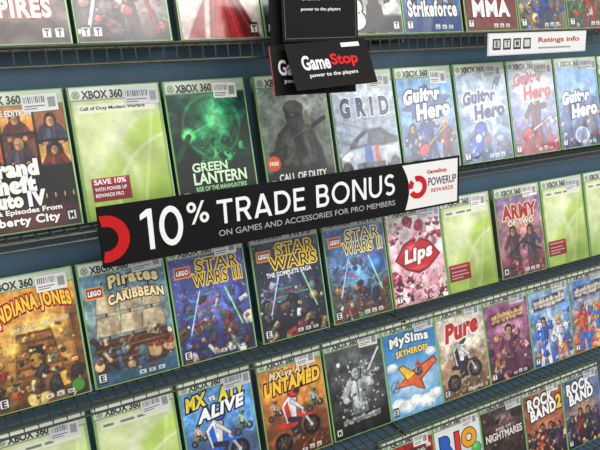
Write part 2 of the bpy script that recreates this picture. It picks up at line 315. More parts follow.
def shooter(a):
    a.vg((70,78,70),(146,158,148)); a.glow(100,136,34,34,(206,214,200),.8); a.noise(5,.25,5)
    for k in range(6): a.rect(70+k*11,60,78+k*11,98+((k*29)%34),(96,104,96),2,.7)
    d=(26,29,27)
    a.poly([(6,0),(14,58),(28,92),(48,108),(76,108),(96,92),(108,60),(118,0)],d,3); a.poly([(30,60),(36,90),(50,100),(58,72),(52,40)],(58,62,54),3); a.poly([(72,60),(76,98),(92,86),(96,56)],(46,50,44),3)
    for x,y in ((38,50),(54,46),(72,46),(88,50)): a.bar(x,y,6,8,(66,68,56),1.2,6); a.bar(x,y+5,6,2,(34,36,32),1,6)
    a.ell(62,120,17,20,(38,40,37),2); a.ell(62,131,19,13,(64,68,60),2); a.ell(56,135,9,5,(98,102,90),3); a.bar(62,120,13,4.5,(14,16,16),1.2); a.bar(58,121,4,1.4,(120,140,140),1); a.ell(62,110,11,7,(50,52,48),1.5)
    a.line((12,60),(118,112),8,(10,11,11),1.2); a.line((30,72),(96,104),2,(76,80,78),1); a.line((60,80),(78,58),11,(14,15,15),1.2); a.line((40,74),(34,54),9,(16,17,17),1.2); a.ell(48,78,8,7,(86,74,62),1.2); a.ell(84,98,8,6,(86,74,62),1.2); a.line((66,96),(78,110),6,(34,36,36),1)
    a.rect(0,0,127,30,(16,18,17),8); a.noise(16,.15,6); a.header((196,206,198)); a.t('CALL OF DUTY',20,16,110,28,(226,232,228),b=.025); a.t('MODERN WARFARE 2',32,6,104,12,(150,200,120),b=.02)
    a.ell(14,46,12,12,(206,74,30),1.5); a.t('FREE',6,43,22,49,(250,235,200),b=.03); a.rating('M',4,4)
def grid(a):
    a.vg((100,114,134),(180,198,216)); a.glow(64,156,60,22,(230,238,246),.9)
    for k in range(14): a.rect(k*10-4,90,k*10+4,110+((k*53)%44),(118+((k*31)%60),)*2+(146+((k*17)%50),),2.5,.55)
    for k in range(12): a.line((-10,104-k*8),(140,64-k*10),1.8,(170,180,194) if k%2 else (74,86,106),2.5,.7)
    a.poly([(0,16),(0,40),(20,52),(34,70),(58,84),(92,86),(110,74),(127,66),(127,20),(100,10),(40,8)],(24,30,42),3)
    a.poly([(2,22),(4,40),(24,52),(60,56),(98,54),(127,58),(127,30),(96,18),(40,14)],(160,172,190),3); a.poly([(26,54),(38,69),(60,81),(90,83),(106,72),(100,58),(62,58)],(20,26,36),2); a.poly([(36,58),(46,70),(64,78),(60,60)],(120,138,156),2.5); a.poly([(70,60),(72,79),(88,80),(98,70),(94,58)],(66,80,98),2.5)
    a.poly([(50,14),(54,56),(68,57),(70,16)],(40,76,160),2); a.poly([(76,17),(74,57),(82,56),(86,18)],(206,50,44),2); a.ell(18,42,12,5,(244,248,252),2.5,24); a.ell(112,47,12,5,(244,248,252),2.5,-8); a.bar(64,22,30,6,(24,28,38),2); a.bar(64,9,48,3,(60,66,78),2)
    a.ell(14,18,11,15,(10,10,14),2); a.ell(116,20,11,15,(10,10,14),2); a.glow(18,42,20,12,(250,252,255),.5); a.glow(112,47,20,12,(250,252,255),.5); a.clutter(26,(0,0,127,24),[(90,104,126),(150,160,176),(50,58,74)],1,4,36)
    for k in range(16): a.line((127-k*3,60+k*6),(150,64+k*6),1,(230,236,244),2,.4)
    a.noise(16,.15,2); a.header(); a.t('G R I D',12,106,116,140,(40,54,86),b=.06,o=(234,240,246),ow=.1); a.rating('E',4,4)
def guitar(seed,c0,c1,hot,style):
    def fn(a):
        a.vg(tuple(v*.55 for v in c0),tuple(v*.9 for v in c1)); a.rays(64,84,9,tuple(min(255,v*1.1) for v in c1),.4,seed); a.glow(64,104,36,36,(204,222,240),.7)
        CL=(34,60,130)
        if style==0:
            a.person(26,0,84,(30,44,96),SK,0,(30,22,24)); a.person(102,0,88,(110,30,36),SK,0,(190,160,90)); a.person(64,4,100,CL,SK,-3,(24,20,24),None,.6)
            a.line((46,36),(104,76),6,(16,12,20),1.2); a.line((46,36),(104,76),3.6,(196,150,90),1.2); a.ell(46,36,15,11,(16,12,20),1.2,35); a.ell(46,36,13,9,hot,1.2,35)
        elif style==1:
            a.line((30,18),(104,150),9,(20,30,70),1.5); a.line((30,18),(104,150),5,(190,200,220),1.2); a.ell(34,30,24,19,(18,28,70),1.5,60); a.ell(34,30,21,16,hot,1.5,60); a.ell(50,58,18,15,(18,28,70),1.5,60); a.ell(50,58,15,12,hot,1.5,60); a.ell(42,44,8,7,(226,232,240),1,60); a.bar(106,152,7,11,(20,30,70),1.2,-30)
            for k in range(4): a.ell(90+8*math.cos(k*2.1),40+k*16,10,6,(206,220,240),4,k*50,.7)
        elif style==2:
            a.person(64,0,120,(84,36,60),SK,4,(20,16,22),None,.8); a.line((40,40),(110,70),7,(20,10,16),1.2); a.line((40,40),(110,70),4,(220,210,200),1.2); a.ell(40,40,17,13,(20,10,16),1.2,25); a.ell(40,40,14,10,hot,1.2,25); a.poly([(0,0),(14,50),(24,20),(40,56),(52,14),(70,50),(84,12),(104,54),(114,18),(127,44),(127,0)],(176,40,46),4,.8)
        else:
            for x,h,c in ((24,92,(30,66,140)),(104,92,(60,70,90)),(64,108,(20,40,100))): a.person(x,0,h,c,SK,0,(26,20,24),None,.5)
            a.ell(64,24,22,18,(200,208,220),2); a.ell(64,24,18,14,(130,146,176),2)
        a.clutter(22,(2,2,125,70),[(50,80,150),(140,160,190),(190,50,50),(216,222,232)],1.5,5,seed); a.noise(12,.15,seed); a.header()
        T=[((246,250,255),(8,24,88)),((16,36,112),(236,242,250)),((190,26,32),(246,246,250)),((246,248,252),(14,48,128))][style]
        y=[0,-12,16,-30][style]; o=T[1]
        # spiked plate behind the two title lines
        c=(64,120+y); pts=[]
        for k in range(20):
            t=2*math.pi*k/20; rr=1.0 if k%2 else .74; pts.append((c[0]+62*rr*math.cos(t),c[1]+34*rr*math.sin(t)))
        a.poly(pts,o,1.5,.55)
        a.t('Guitar',12,120+y,98,146+y,T[0],b=.06,o=o,ow=.14,sh=.2,rot=4,arc=3); a.t('Hero',36,92+y,118,121+y,T[0],b=.06,o=o,ow=.14,sh=.15,rot=4); a.rating('T',4,4); a.foot(seed)
    return fn
def lego(a,x,y,w=24): 
    a.rect(x-1.5,y-1.5,x+w+1.5,y+w*.62+1.5,(240,200,50),1); a.rect(x,y,x+w,y+w*.62,(200,24,28),1); a.t('LEGO',x+2,y+3.4,x+w-2,y+w*.62-3.4,(255,255,255),b=.06,o=(20,10,10),ow=.13,sh=.12)
def indy(a):
    a.vg((70,38,16),(222,146,56)); a.glow(64,96,54,40,(252,206,104),.9); a.rays(64,90,8,(255,226,150),.2)
    for x in (6,120): a.rect(x-8,20,x+8,130,(110,66,30),2); a.rect(x-8,20,x-4,130,(160,104,52),2); a.rect(x-10,120,x+10,130,(140,90,44),2)
    a.poly([(30,40),(40,104),(88,104),(98,40)],(96,56,26),2); 
    for k in range(5): a.rect(34+k*1.5,44+k*12,94-k*1.5,52+k*12,(150,96,46),1.5)
    a.rect(54,50,74,84,(36,20,12),2); a.noise(7,.25,11)
    a.clutter(44,(2,2,125,66),[(190,140,60),(110,66,34),(60,40,28),(206,170,96),(150,52,30),(70,92,56),(40,34,34),(226,204,150)],3,11,12)
    a.clutter(40,(8,60,120,110),[(200,150,70),(130,80,40),(90,50,26),(240,200,110)],1.5,5,13)
    a.glow(34,86,12,10,(255,214,100),.8); a.noise(14,.18,14); a.header(); lego(a,6,112,20); a.t('INDIANA JONES',16,118,122,146,(255,206,60),b=.045,o=(150,14,8),ow=.15,arc=12,rot=7,sh=.1); a.t('THE ORIGINAL ADVENTURES',36,110,114,115.5,(255,240,200),b=.02,o=(60,10,6),ow=.06,rot=5); a.rating('E',4,4); a.ell(112,14,9,9,(60,140,44),1.5); a.foot(3)
def pirates(a):
    a.vg((46,74,94),(102,148,176)); a.glow(64,100,60,30,(220,200,150),.7); a.noise(7,.2,21)
    for x in (30,66,100):
        a.line((x,50),(x,152),3,(50,34,24),1.2)
        for k in range(2): y0=72+k*34; a.poly([(x-20+k*4,y0),(x-15+k*4,y0+30),(x+15-k*4,y0+30),(x+20-k*4,y0)],(70,56,44),2,.9); a.poly([(x-19+k*4,y0+1),(x-14+k*4,y0+29),(x+14-k*4,y0+29),(x+19-k*4,y0+1)],(206,190,154),2,.95); a.poly([(x+2,y0+2),(x+3,y0+28),(x+14-k*4,y0+28),(x+18-k*4,y0+2)],(150,130,98),4,.7)
    a.poly([(2,44),(10,66),(118,70),(126,48),(110,20),(18,18)],(60,36,20),2)
    for k in range(5): a.line((8,26+k*9),(120,28+k*9),2.6,(120,76,42) if k%2 else (90,54,30),1.2)
    a.clutter(44,(4,6,124,72),[(124,80,48),(70,50,38),(196,160,112),(62,74,100),(160,50,40),(216,192,152),(44,36,34),(84,118,130)],2.5,10,22)
    a.poly([(0,0),(0,16),(30,22),(70,12),(127,20),(127,0)],(40,84,110),4,.8); a.noise(14,.18,23); a.header(); lego(a,6,132,24); a.t('Pirates',40,141,116,160,(250,228,160),b=.045,o=(44,20,8),ow=.13,arc=5); a.t('OF THE',58,134,86,139,(240,220,170),b=.03,o=(44,20,8),ow=.09); a.t('CARIBBEAN',36,116,122,131,(250,232,176),b=.045,o=(44,20,8),ow=.13,arc=6); a.rating('E',4,4); a.foot(4)
def swars(sub,c0,c1,cl,seed,tc=(246,208,60)):
    def fn(a):
        a.vg(c0,c1); a.glow(64,84,54,40,tuple(min(255,v*1.6+20) for v in c1),.75); a.noise(6,.25,seed); rs=random.Random(seed)
        for _ in range(70): a.ell(rs.uniform(0,127),rs.uniform(70,164),.7,.7,(230,230,240),.8)
        a.ell(102,92,20,20,tuple(v*.7 for v in c1),2); a.ell(97,97,15,15,tuple(min(255,v*1.5) for v in c1),9,0,.8)
        for k in range(7): p=(rs.uniform(4,60),rs.uniform(60,110)); a.line(p,(p[0]+rs.uniform(20,60),p[1]+rs.uniform(-18,18)),1.6,[(220,60,50),(80,220,110),(120,190,255)][k%3],2,.85)
        a.clutter(20,(4,50,124,108),[(120,126,136),(170,174,180),(70,76,90),cl[0]],2.5,8,seed+5)
        a.clutter(56,(2,2,125,66),cl,3,11,seed)
        g,bl=((70,190,90),(70,130,230)); a.line((20,44),(44,110),4,bl,2.5,.7); a.line((20,44),(44,110),1.6,(220,240,255),1); a.line((110,44),(88,108),4,g,2.5,.7); a.line((110,44),(88,108),1.6,(220,255,220),1)
        a.noise(16,.15,seed+1); a.header(hits=(seed>=32)); lego(a,8,136,24); K=(10,10,26); s=seed%2
        a.t('STAR',44,140,116,160,K,b=.0,o=tc,ow=.08); a.t('WARS'+sub,30 if not s else 36,118,120,138,K,b=.0,o=tc,ow=.08)
        if seed==32: a.t('THE COMPLETE SAGA',20,106,108,114,(240,240,240),b=.03,o=K,ow=.07)
        a.rating('E',4,4); a.foot(seed)
    return fn
def lips(a):
    a.vg((214,140,160),(240,226,230)); a.rays(64,84,8,(250,236,240),.5); a.noise(6,.15,39)
    a.clutter(60,(0,0,127,58),[(190,60,90),(240,226,230),(110,24,44),(226,150,170),(70,30,50),(240,196,170)],3,11,40,.45); a.clutter(40,(0,110,127,162),[(226,120,150),(246,236,238),(170,40,70),(120,60,90),(240,200,190)],2.5,10,41,.5)
    a.noise(10,.12,40)
    R=(196,14,32); a.poly([(10,86),(34,114),(53,121),(64,113),(75,121),(96,112),(120,84),(90,62),(64,54),(36,64)],(90,4,14),2); a.poly([(13,86),(36,111),(54,118),(64,110),(74,118),(94,109),(116,84),(88,65),(64,58),(38,67)],R,2); a.glow(46,104,16,5,(255,150,150),.8,20); a.glow(64,66,22,4,(240,110,120),.7)
    a.header(); a.t('Lips',30,72,102,106,(252,244,244),b=.05,o=(110,6,20),ow=.1,sh=.25,rot=6); a.rating('T',4,4); a.foot(9)
def army(a):
    a.vg((116,44,62),(128,112,160)); a.glow(64,104,54,36,(226,160,130),.8); a.rays(64,100,7,(236,190,170),.25); a.noise(7,.2,50)
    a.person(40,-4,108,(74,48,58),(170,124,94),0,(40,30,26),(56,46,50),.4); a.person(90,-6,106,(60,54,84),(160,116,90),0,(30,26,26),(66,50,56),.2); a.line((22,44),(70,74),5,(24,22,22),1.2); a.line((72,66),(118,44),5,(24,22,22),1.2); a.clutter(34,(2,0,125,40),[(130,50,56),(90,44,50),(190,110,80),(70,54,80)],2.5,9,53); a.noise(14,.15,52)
    a.header(); a.t('ARMY',14,118,114,148,(170,26,30),b=.05,o=(246,222,190),ow=.1); a.t('OF TWO',28,104,102,116,(246,236,220),b=.04,o=(90,24,26),ow=.1); a.rating('M',4,4); a.foot(5)
def bike(a,sky,dirt,frame,seed,small=True):
    dk=tuple(int(x*.5) for x in dirt); hi=tuple(min(255,int(x*1.5)) for x in dirt)
    a.vg(dirt,sky,20,120); a.noise(6,.2,seed); a.poly([(0,60),(24,84),(50,70),(84,92),(127,66),(127,0),(0,0)],dirt,5,.85); a.poly([(0,34),(40,26),(90,44),(127,30),(127,0),(0,0)],dk,6,.7)
    def one(x,y,k,fr,r=0):
        P=lambda px,py:(x+px*k,y+py*k)
        for cx,cy in ((-24,-12),(30,4)):
            c=P(cx,cy); a.ell(*c,16*k,16*k,(10,9,9),1.2); a.ell(*c,10*k,10*k,dk,1.2); 
            for q in range(6): a.line(c,(c[0]+10*k*math.cos(q),c[1]+10*k*math.sin(q)),.7,(150,150,150),.8)
            a.ell(*c,3*k,3*k,(180,180,180),1)
        a.line(P(-24,-12),P(4,-2),5*k,(50,50,54),1.2); a.line(P(30,4),P(16,30),4*k,(190,190,196),1); a.bar(*P(2,2),9*k,8*k,(30,30,34),1.2,20); a.bar(*P(2,2),6*k,1.5*k,(130,130,134),1,20)
        a.poly([P(-26,12),P(-2,8),P(18,22),P(12,32),P(-8,22),P(-28,18)],fr,1.2); a.poly([P(14,24),P(34,24),P(40,20),P(18,20)],fr,1.2)
        a.poly([P(-15,16),P(-21,46),P(-6,61),P(10,54),P(5,22)],(16,16,20),1.2); a.poly([P(-14,17),P(-20,46),P(-6,60),P(8,54),P(4,22)],(220,220,220),1.2); a.poly([P(-12,20),P(-16,44),P(-8,52),P(-4,24)],fr,1.2); a.line(P(0,50),P(18,33),8.5*k,(16,16,20),1.2,1,5*k); a.line(P(0,50),P(18,33),7*k,(206,206,212),1.2,1,4*k); a.line(P(-8,22),P(10,18),9*k,(30,30,54),1.2); a.line(P(10,18),P(4,-2),6*k,(30,30,54),1.2); a.line(P(4,-2),P(10,-4),5*k,(16,16,18),1)
        a.ell(*P(4,66),11*k,11*k,(12,12,14),1.2); a.ell(*P(4,66.5),9.5*k,9.5*k,fr,1.2); a.ell(*P(10,65),6*k,4*k,(10,10,16),1); a.line(P(-2,73),P(14,75),2*k,(240,240,240),1)
    if small: one(102,82,.42,(60,140,80)); one(22,84,.36,(200,120,40))
    a.clutter(40,(0,0,127,36),[dirt,dk,hi],1.5,6,seed)
    for k in range(12): a.ell(6+k*5,24+((k*13)%22),9-k*.4,6,hi if k%2 else dirt,5,0,.7)
    one(58,44,1.12,frame); a.noise(14,.15,seed+2)
def mx(a):
    bike(a,(90,158,222),(70,90,128),(36,92,206),60); a.header(); K=(10,12,50)
    a.t('MX',5,137,46,160,(244,220,50),b=.05,o=K,ow=.15,sh=.3,rot=7); a.t('vs',48,143,60,152,(240,240,240),b=.04,o=K,ow=.1,rot=6); a.t('ATV',63,141,118,164,(244,220,50),b=.05,o=K,ow=.15,sh=.3,rot=7); a.t('ALIVE',22,116,114,138,(250,250,250),b=.05,o=K,ow=.15,sh=.3,rot=7); a.rating('E',4,4); a.foot(1)
def untamed(a):
    bike(a,(226,146,56),(116,62,30),(196,40,26),61); a.glow(90,142,40,20,(250,210,120),.5); a.header(); K=(60,12,4)
    a.t('MX vs ATV',18,147,108,162,(246,226,180),b=.045,o=K,ow=.13,sh=.3,rot=2); a.t('UNTAMED',6,120,122,146,(248,200,50),b=.055,o=K,ow=.15,sh=.25,rot=4,arc=2); a.rating('E',4,4); a.foot(2)
def greyaction(a):
    a.vg((18,19,20),(60,64,66)); a.glow(64,100,48,48,(120,126,130),.8); a.noise(6,.4,70)
    a.person(62,-8,138,(176,182,184),(206,208,206),0,(70,74,76),(110,116,118),.5); a.line((88,112),(118,150),4,(214,218,220),1.2)
    a.clutter(60,(14,20,116,140),[(206,210,212),(140,146,150),(60,64,68),(230,232,232)],.8,4,77); rs=random.Random(78)
    for k in range(46):
        t=rs.uniform(0,6.28); r=rs.uniform(30,62); a.ell(62+r*math.cos(t)*.8,84+r*math.sin(t),rs.uniform(.8,3),rs.uniform(.8,2),(214,218,220),1.2,rs.uniform(0,180),.9)
    a.rect(0,0,127,36,(12,12,13),6,.8); a.smear(22,22,106,34,(190,196,198),(14,15,16),75); a.noise(16,.12,73); a.header((196,206,198)); a.rating('M',4,4)
def sims(a):
    a.vg((100,170,214),(50,124,198)); a.glow(64,64,60,30,(216,234,246),.9)
    for x,y,r in ((20,26,14),(40,18,16),(64,24,14),(90,18,17),(112,26,13),(14,100,10),(112,112,10)): a.ell(x,y,r*1.3,r*.8,(200,214,224),3); a.ell(x-2,y+3,r,r*.6,(244,248,250),3)
    a.poly([(14,58),(56,84),(118,102),(126,90),(82,62),(88,40),(72,46),(58,56)],(120,46,14),1.5); a.poly([(18,60),(58,81),(116,98),(122,90),(78,64),(84,44),(72,48),(58,58)],(230,100,40),1.5); a.poly([(46,66),(26,98),(40,101),(70,78)],(120,84,14),1.5); a.poly([(47,69),(30,96),(39,98),(67,78)],(244,196,52),1.5); a.ell(76,80,10,9,(30,60,96),1.5); a.ell(75,82,7,6,(140,196,226),1.5); a.person(76,76,26,(200,60,60),(230,190,160)); a.ring(16,62,10,1.5,(90,96,110),1); a.line((8,52),(24,72),2,(60,60,66),1)
    a.noise(12,.1,76)
    a.header(); a.t('MySims',14,132,110,157,(250,250,250),b=.045,o=(24,84,40),ow=.13,arc=4); a.t('SKYHEROES',26,116,106,129,(250,216,66),b=.045,o=(18,46,100),ow=.12,arc=2); a.rating('E',4,4); a.foot(6)
def pure(a):
    bike(a,(226,214,196),(150,118,90),(36,34,40),81,False); a.glow(64,146,70,24,(240,232,220),.7); a.noise(12,.12,84); a.header(); a.t('Pure',16,118,112,158,(190,20,20),b=.06,o=(246,240,232),ow=.13,sh=.3,rot=7); a.rating('E',4,4); a.foot(7)
def purple(a):
    a.vg((60,22,48),(156,90,134)); a.glow(70,100,40,46,(226,170,196),.8); a.noise(7,.25,91); a.person(64,-6,122,(100,34,68),SK,0,(30,16,24),None,.3); a.clutter(60,(2,2,125,110),[(110,42,78),(190,130,90),(64,34,66),(206,160,160),(130,64,120)],2.5,9,92); a.smear(18,124,108,146,(236,200,124),(46,10,32),93,3); a.noise(14,.15,94)
    a.header(); a.rating('T',4,4); a.foot(8)
def fighters(seed,c0,c1,p,cb=(240,230,204)):
    def fn(a):
        a.vg(c0,c1); a.rays(64,84,9,(240,236,226),.3,seed); a.glow(64,84,30,34,(250,246,236),.7); a.noise(8,.2,seed); a.person(36,2,104,p[0],SK,4,(36,28,26),p[1],.7); a.person(92,0,102,p[1],SK,-4,(220,190,80),p[2],.4); a.clutter(50,(2,2,125,116),p,2.5,9,seed); a.noise(14,.12,seed); a.smear(16,128,110,150,cb,(24,20,34),seed,3)
        a.header(); a.rating('T',4,4); a.foot(seed)
    return fn
def simple(c0,c1,pal,seed,fn2=None):
    def fn(a):
        a.vg(c0,c1); a.noise(6,.3,seed); a.glow(64,96,44,40,tuple(min(255,v*1.5+20) for v in c1),.7); a.clutter(40,(2,2,125,150),pal,3,11,seed); a.person(66,-4,120,pal[0],SK,0,(26,20,22),None,.7); a.clutter(30,(2,2,125,60),pal,2,7,seed+1); a.smear(20,126,106,148,(230,226,216),(30,26,30),seed); a.noise(14,.15,seed); a.header()
        if fn2: fn2(a)
        a.rating('T',4,4); a.foot(seed)
    return fn
def empires(a):
    a.vg((84,50,48),(166,132,120)); a.noise(8,.3,101); a.person(34,36,110,(120,60,58),SK,0,(24,18,18)); a.person(92,34,112,(96,84,90),SK,0,(30,24,22),None,.6); a.clutter(40,(2,50,125,120),[(140,74,68),(100,76,78),(190,160,130),(80,54,56)],2,8,105); a.line((104,70),(122,160),4,(210,200,190),1.2); a.rect(0,0,127,30,(60,34,34),5); a.noise(14,.15,103); a.header()
    a.t('EMPIRES',8,32,108,58,(240,222,206),b=.045,o=(150,30,28),ow=.11); a.rating('T',108,4); a.rating('T',92,4)
def darksteel(a):
    a.vg((60,50,58),(176,166,172)); a.noise(6,.3,111); a.glow(80,80,40,50,(216,192,190),.8); a.person(66,-6,126,(84,66,80),(206,160,136),0,(40,28,28),(60,50,60),.7); a.clutter(50,(2,2,125,90),[(110,90,100),(150,120,116),(70,60,70),(206,176,166),(170,70,70)],2,9,112); a.line((12,6),(56,152),8,(30,30,36),1.5); a.line((13,10),(55,150),5,(210,214,220),1.5); a.line((14,10),(56,148),1.2,(250,250,250),.8); a.line((112,8),(74,140),6,(30,16,20),1.5); a.line((111,10),(74,140),4,(160,36,46),1.5); a.noise(14,.15,113); a.header(); a.rating('T',4,4); a.rating('T',20,4)
def reddress(a):
    a.vg((206,190,184),(230,222,218)); a.noise(5,.1,122); D=(110,10,18)
    a.poly([(42,0),(50,70),(58,110),(80,110),(90,66),(124,0)],D,3); a.poly([(46,0),(54,70),(60,108),(74,108),(80,66),(96,0)],(176,22,30),3); 
    for k in range(6): a.line((62+k*2,84),(50+k*13,0),1.6,(216,66,66) if k%2 else (84,6,12),1.5)
    a.ell(69,124,11,15,(50,26,24),2); a.ell(69,124,8.5,11,(220,172,146),2); a.line((60,106),(40,76),6,(214,166,140),1.5); a.line((78,106),(98,84),6,(214,166,140),1.5); a.poly([(34,0),(40,56),(20,24),(8,0)],(140,16,26),4); a.noise(12,.1,124); a.header(); a.rating('T',108,4)
def bw(a):
    a.fill((206,206,204)); a.noise(5,.25,131); a.rect(0,0,127,30,(20,20,22),6,.9); a.person(72,-20,130,(34,34,38),(176,166,158),0,(20,20,22)); a.t('B',8,6,52,58,(236,236,236),b=.05,o=(20,20,22),ow=.1); a.noise(12,.12,132); a.header(); a.rating('T',108,4)
def strike(a):
    a.vg((34,84,156),(110,166,212)); a.glow(64,110,50,30,(210,230,244),.6); a.noise(7,.2,141); a.person(34,36,110,(36,58,120),SK,0,(24,20,24),None,.5); a.person(92,34,114,(150,110,56),SK,0,(30,22,20),None,.7); a.clutter(30,(2,50,125,110),[(50,80,140),(190,150,90),(210,220,230),(40,50,90)],2,7,142); a.rect(0,0,127,26,(20,50,104),6,.8); a.noise(14,.12,143); a.header(); a.t('Strikeforce',8,26,118,54,(244,244,240),b=.04,o=(12,28,74),ow=.1); a.rating('T',4,4); a.foot(11)
def mma(a):
    a.vg((104,34,28),(160,70,54)); a.glow(64,100,44,44,(226,126,90),.7); a.person(38,40,112,(156,96,72),(166,106,80),0,(20,14,14),(20,20,24)); a.person(92,40,110,(110,70,54),(124,78,60),0,(16,12,12),(150,20,24)); a.noise(10,.2,151); a.rect(0,0,127,58,(112,44,38),6,.9); a.noise(10,.15,155); a.header(); a.t('MMA',16,24,110,54,(246,246,246),b=.05,o=(120,12,12),ow=.11); a.rating('T',4,4); a.foot(12)
def rio(a):
    a.vg((110,180,210),(240,240,236)); a.clutter(26,(4,4,122,104),[(50,146,206),(230,180,46),(210,62,46),(70,166,70),(40,76,130)],6,14,161); a.header(); a.t('R',12,108,48,150,(24,90,190),b=.07,o=(14,28,66),ow=.12); a.t('I',54,108,66,150,(216,40,34),b=.07,o=(80,14,14),ow=.12); a.t('O',72,108,114,150,(236,160,26),b=.07,o=(100,56,6),ow=.12); a.rating('E',4,4)
def night(a):
    a.vg((20,16,18),(60,46,48)); a.glow(74,126,30,34,(140,112,108),.8); a.noise(8,.4,171); a.clutter(50,(4,40,123,160),[(66,50,52),(120,96,90),(32,26,26),(110,22,24)],2,8,172); a.noise(14,.2,173); a.header((170,174,168)); a.t('RISE OF',40,116,88,123,(220,214,210),b=.02,o=(20,6,6)); a.t('NIGHTMARES',8,96,120,114,(226,222,216),b=.03,o=(80,6,6),ow=.1); a.rating('M',4,4)
def rockband(n,c0,c1,seed):
    def fn(a):
        a.vg(c0,c1); a.noise(7,.25,seed); a.glow(64,80,50,40,(236,156,90),.7); a.rays(64,80,9,(240,190,130),.25,seed)
        for x,h,c in ((22,82,(40,36,60)),(52,94,(90,30,40)),(80,92,(36,40,50)),(108,84,(60,40,80))): a.person(x,-4,h,c,(180,134,110),0,(26,20,22),None,.5)
        a.line((26,34),(60,60),5,(190,30,30),1.5); a.clutter(40,(2,2,125,80),[(90,60,100),(190,110,70),(50,40,60),(220,190,150)],1.5,6,seed); a.noise(14,.12,seed); a.header(); K=(8,6,16)
        a.t('ROCK',10,132,98,160,(248,248,248),b=.055,o=K,ow=.15,rot=5,sh=.1); a.t('BAND',16,106,104,133,(248,248,248),b=.055,o=K,ow=.15,rot=5,sh=.1)
        if n: a.t(n,104,112,123,146,(244,196,40),b=.06,o=K,ow=.14)
        a.rating('T',4,4)
    return fn
C1=[(84,60,44),(160,126,84),(40,44,80),(200,196,186),(60,90,70),(120,44,38),(60,80,130)]
C2=[(30,34,54),(200,196,186),(120,82,54),(60,64,76),(130,44,36),(70,96,60),(170,140,90)]
CASES={
0:[(-.392,empires,'muted reddish game box with pale EMPIRES lettering, leftmost on the top shelf'),
   (-.250,darksteel,'silver grey game box with two long blades, second from left on the top shelf'),
   (-.1005,reddress,'white game box with a red gown on its front, beside the black hanging sign'),
   (.038,simple((24,24,34),(80,80,100),[(50,50,70),(140,120,110),(20,20,26)],201),'dark game box on the top shelf mostly hidden behind the black hanging sign'),
   (.176,bw,'black and white game box just right of the black hanging sign'),
   (.3142,strike,'blue game box with white Strikeforce lettering on the top shelf'),
   (.4585,mma,'dark red game box with white MMA lettering and two bare fighters'),
   (.598,simple((104,76,46),(66,120,184),[(36,78,154),(204,170,124),(136,90,50),(58,58,72)],202),'blue and tan game box on the top shelf, above the white label strip'),
   (.738,simple((36,60,36),(96,144,96),[(176,34,34),(46,78,46),(204,194,174),(84,116,58)],203),'green game box with red splashes, rightmost on the top shelf')],
1:[(-.409,gta,'dark comic-panel game box with Liberty City lettering, leftmost in the row above the banner'),
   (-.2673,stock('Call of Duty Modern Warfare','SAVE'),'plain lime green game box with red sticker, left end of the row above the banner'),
   (-.1255,glant,'dark green glowing game box with GREEN LANTERN lettering'),
   (.0279,shooter,'misty grey game box with a dark soldier and orange round sticker'),
   (.171,grid,'pale grey racing game box with a race car and GRID lettering'),
   (.3128,guitar(301,(70,140,214),(140,190,236),(196,40,40),0),'blue music game box with three figures, right beside the pale grey racing game'),
   (.456,guitar(302,(110,150,214),(176,200,232),(40,80,190),1),'silver blue music game box with one big tilted blue guitar'),
   (.5964,guitar(303,(120,110,214),(166,186,234),(200,40,50),2),'violet blue music game box with reddish lettering'),
   (.7366,guitar(304,(40,110,224),(116,174,238),(50,50,76),3),'deep blue music game box with a silver drum, near the right edge'),
   (.877,simple((50,96,90),(180,196,176),[(44,78,66),(206,54,46),(210,204,184)],204),'grey green game box cut by the right edge in the row above the banner')],
2:[(-.4295,indy,'amber game box with INDIANA JONES lettering, leftmost under the banner'),
   (-.2882,pirates,'brown and blue game box with CARIBBEAN lettering under the banner'),
   (-.1484,swars(' III',(28,28,72),(68,80,156),C1,31),'blue violet game box with yellow-edged WARS III lettering'),
   (0,swars('',(12,13,26),(32,42,66),C2,32),'black game box with COMPLETE SAGA lettering, below the middle of the banner'),
   (.1456,swars(' II',(84,60,40),(60,104,168),C1[::-1],33,(248,230,156)),'blue and brown game box with WARS II lettering'),
   (.2852,lips,'pink and white game box with big red lips'),
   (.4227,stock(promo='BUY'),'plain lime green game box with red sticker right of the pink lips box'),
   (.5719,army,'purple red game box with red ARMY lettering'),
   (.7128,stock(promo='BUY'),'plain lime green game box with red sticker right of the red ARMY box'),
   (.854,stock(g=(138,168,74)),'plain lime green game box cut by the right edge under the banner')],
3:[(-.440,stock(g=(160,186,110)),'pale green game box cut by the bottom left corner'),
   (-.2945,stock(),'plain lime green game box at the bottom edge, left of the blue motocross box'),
   (-.1516,mx,'blue motocross game box with yellow MX lettering'),
   (-.0034,untamed,'orange motocross game box with UNTAMED lettering'),
   (.1373,greyaction,'black and grey game box with a pale splattered figure'),
   (.2735,sims,'sky blue game box with an orange aeroplane and clouds'),
   (.4098,pure,'pale tan game box with red lettering right of the sky blue aeroplane box'),
   (.5462,purple,'dark pink and purple game box, third from the right edge on its shelf'),
   (.6825,fighters(401,(30,76,170),(130,176,224),[(36,84,190),(232,232,236),(226,130,40),(60,112,210)]),'blue, white and orange game box with two figures, right of the purple one'),
   (.819,fighters(402,(206,96,40),(60,120,200),[(206,70,40),(46,104,196),(230,186,98),(226,124,36)]),'red, orange and blue game box with two figures at the right edge')],
4:[(.271,simple((140,14,18),(190,30,30),[(206,46,40),(112,8,12),(220,180,170)],206),'bright red game box, leftmost of the bottom row showing only its top'),
   (.4075,rio,'white game box with coloured RIO letters'),
   (.5440,night,'black game box with NIGHTMARES lettering'),
   (.6805,rockband('2',(56,20,50),(170,76,50),501),'dark orange band game box with a yellow 2'),
   (.817,rockband('',(24,44,90),(70,104,170),502),'dark blue band game box in the bottom right corner')]}
GROUP={0:'game boxes on the top shelf',1:'game boxes above the banner',2:'game boxes under the banner',3:'game boxes on the fourth shelf',4:'game boxes on the lowest shelf'}
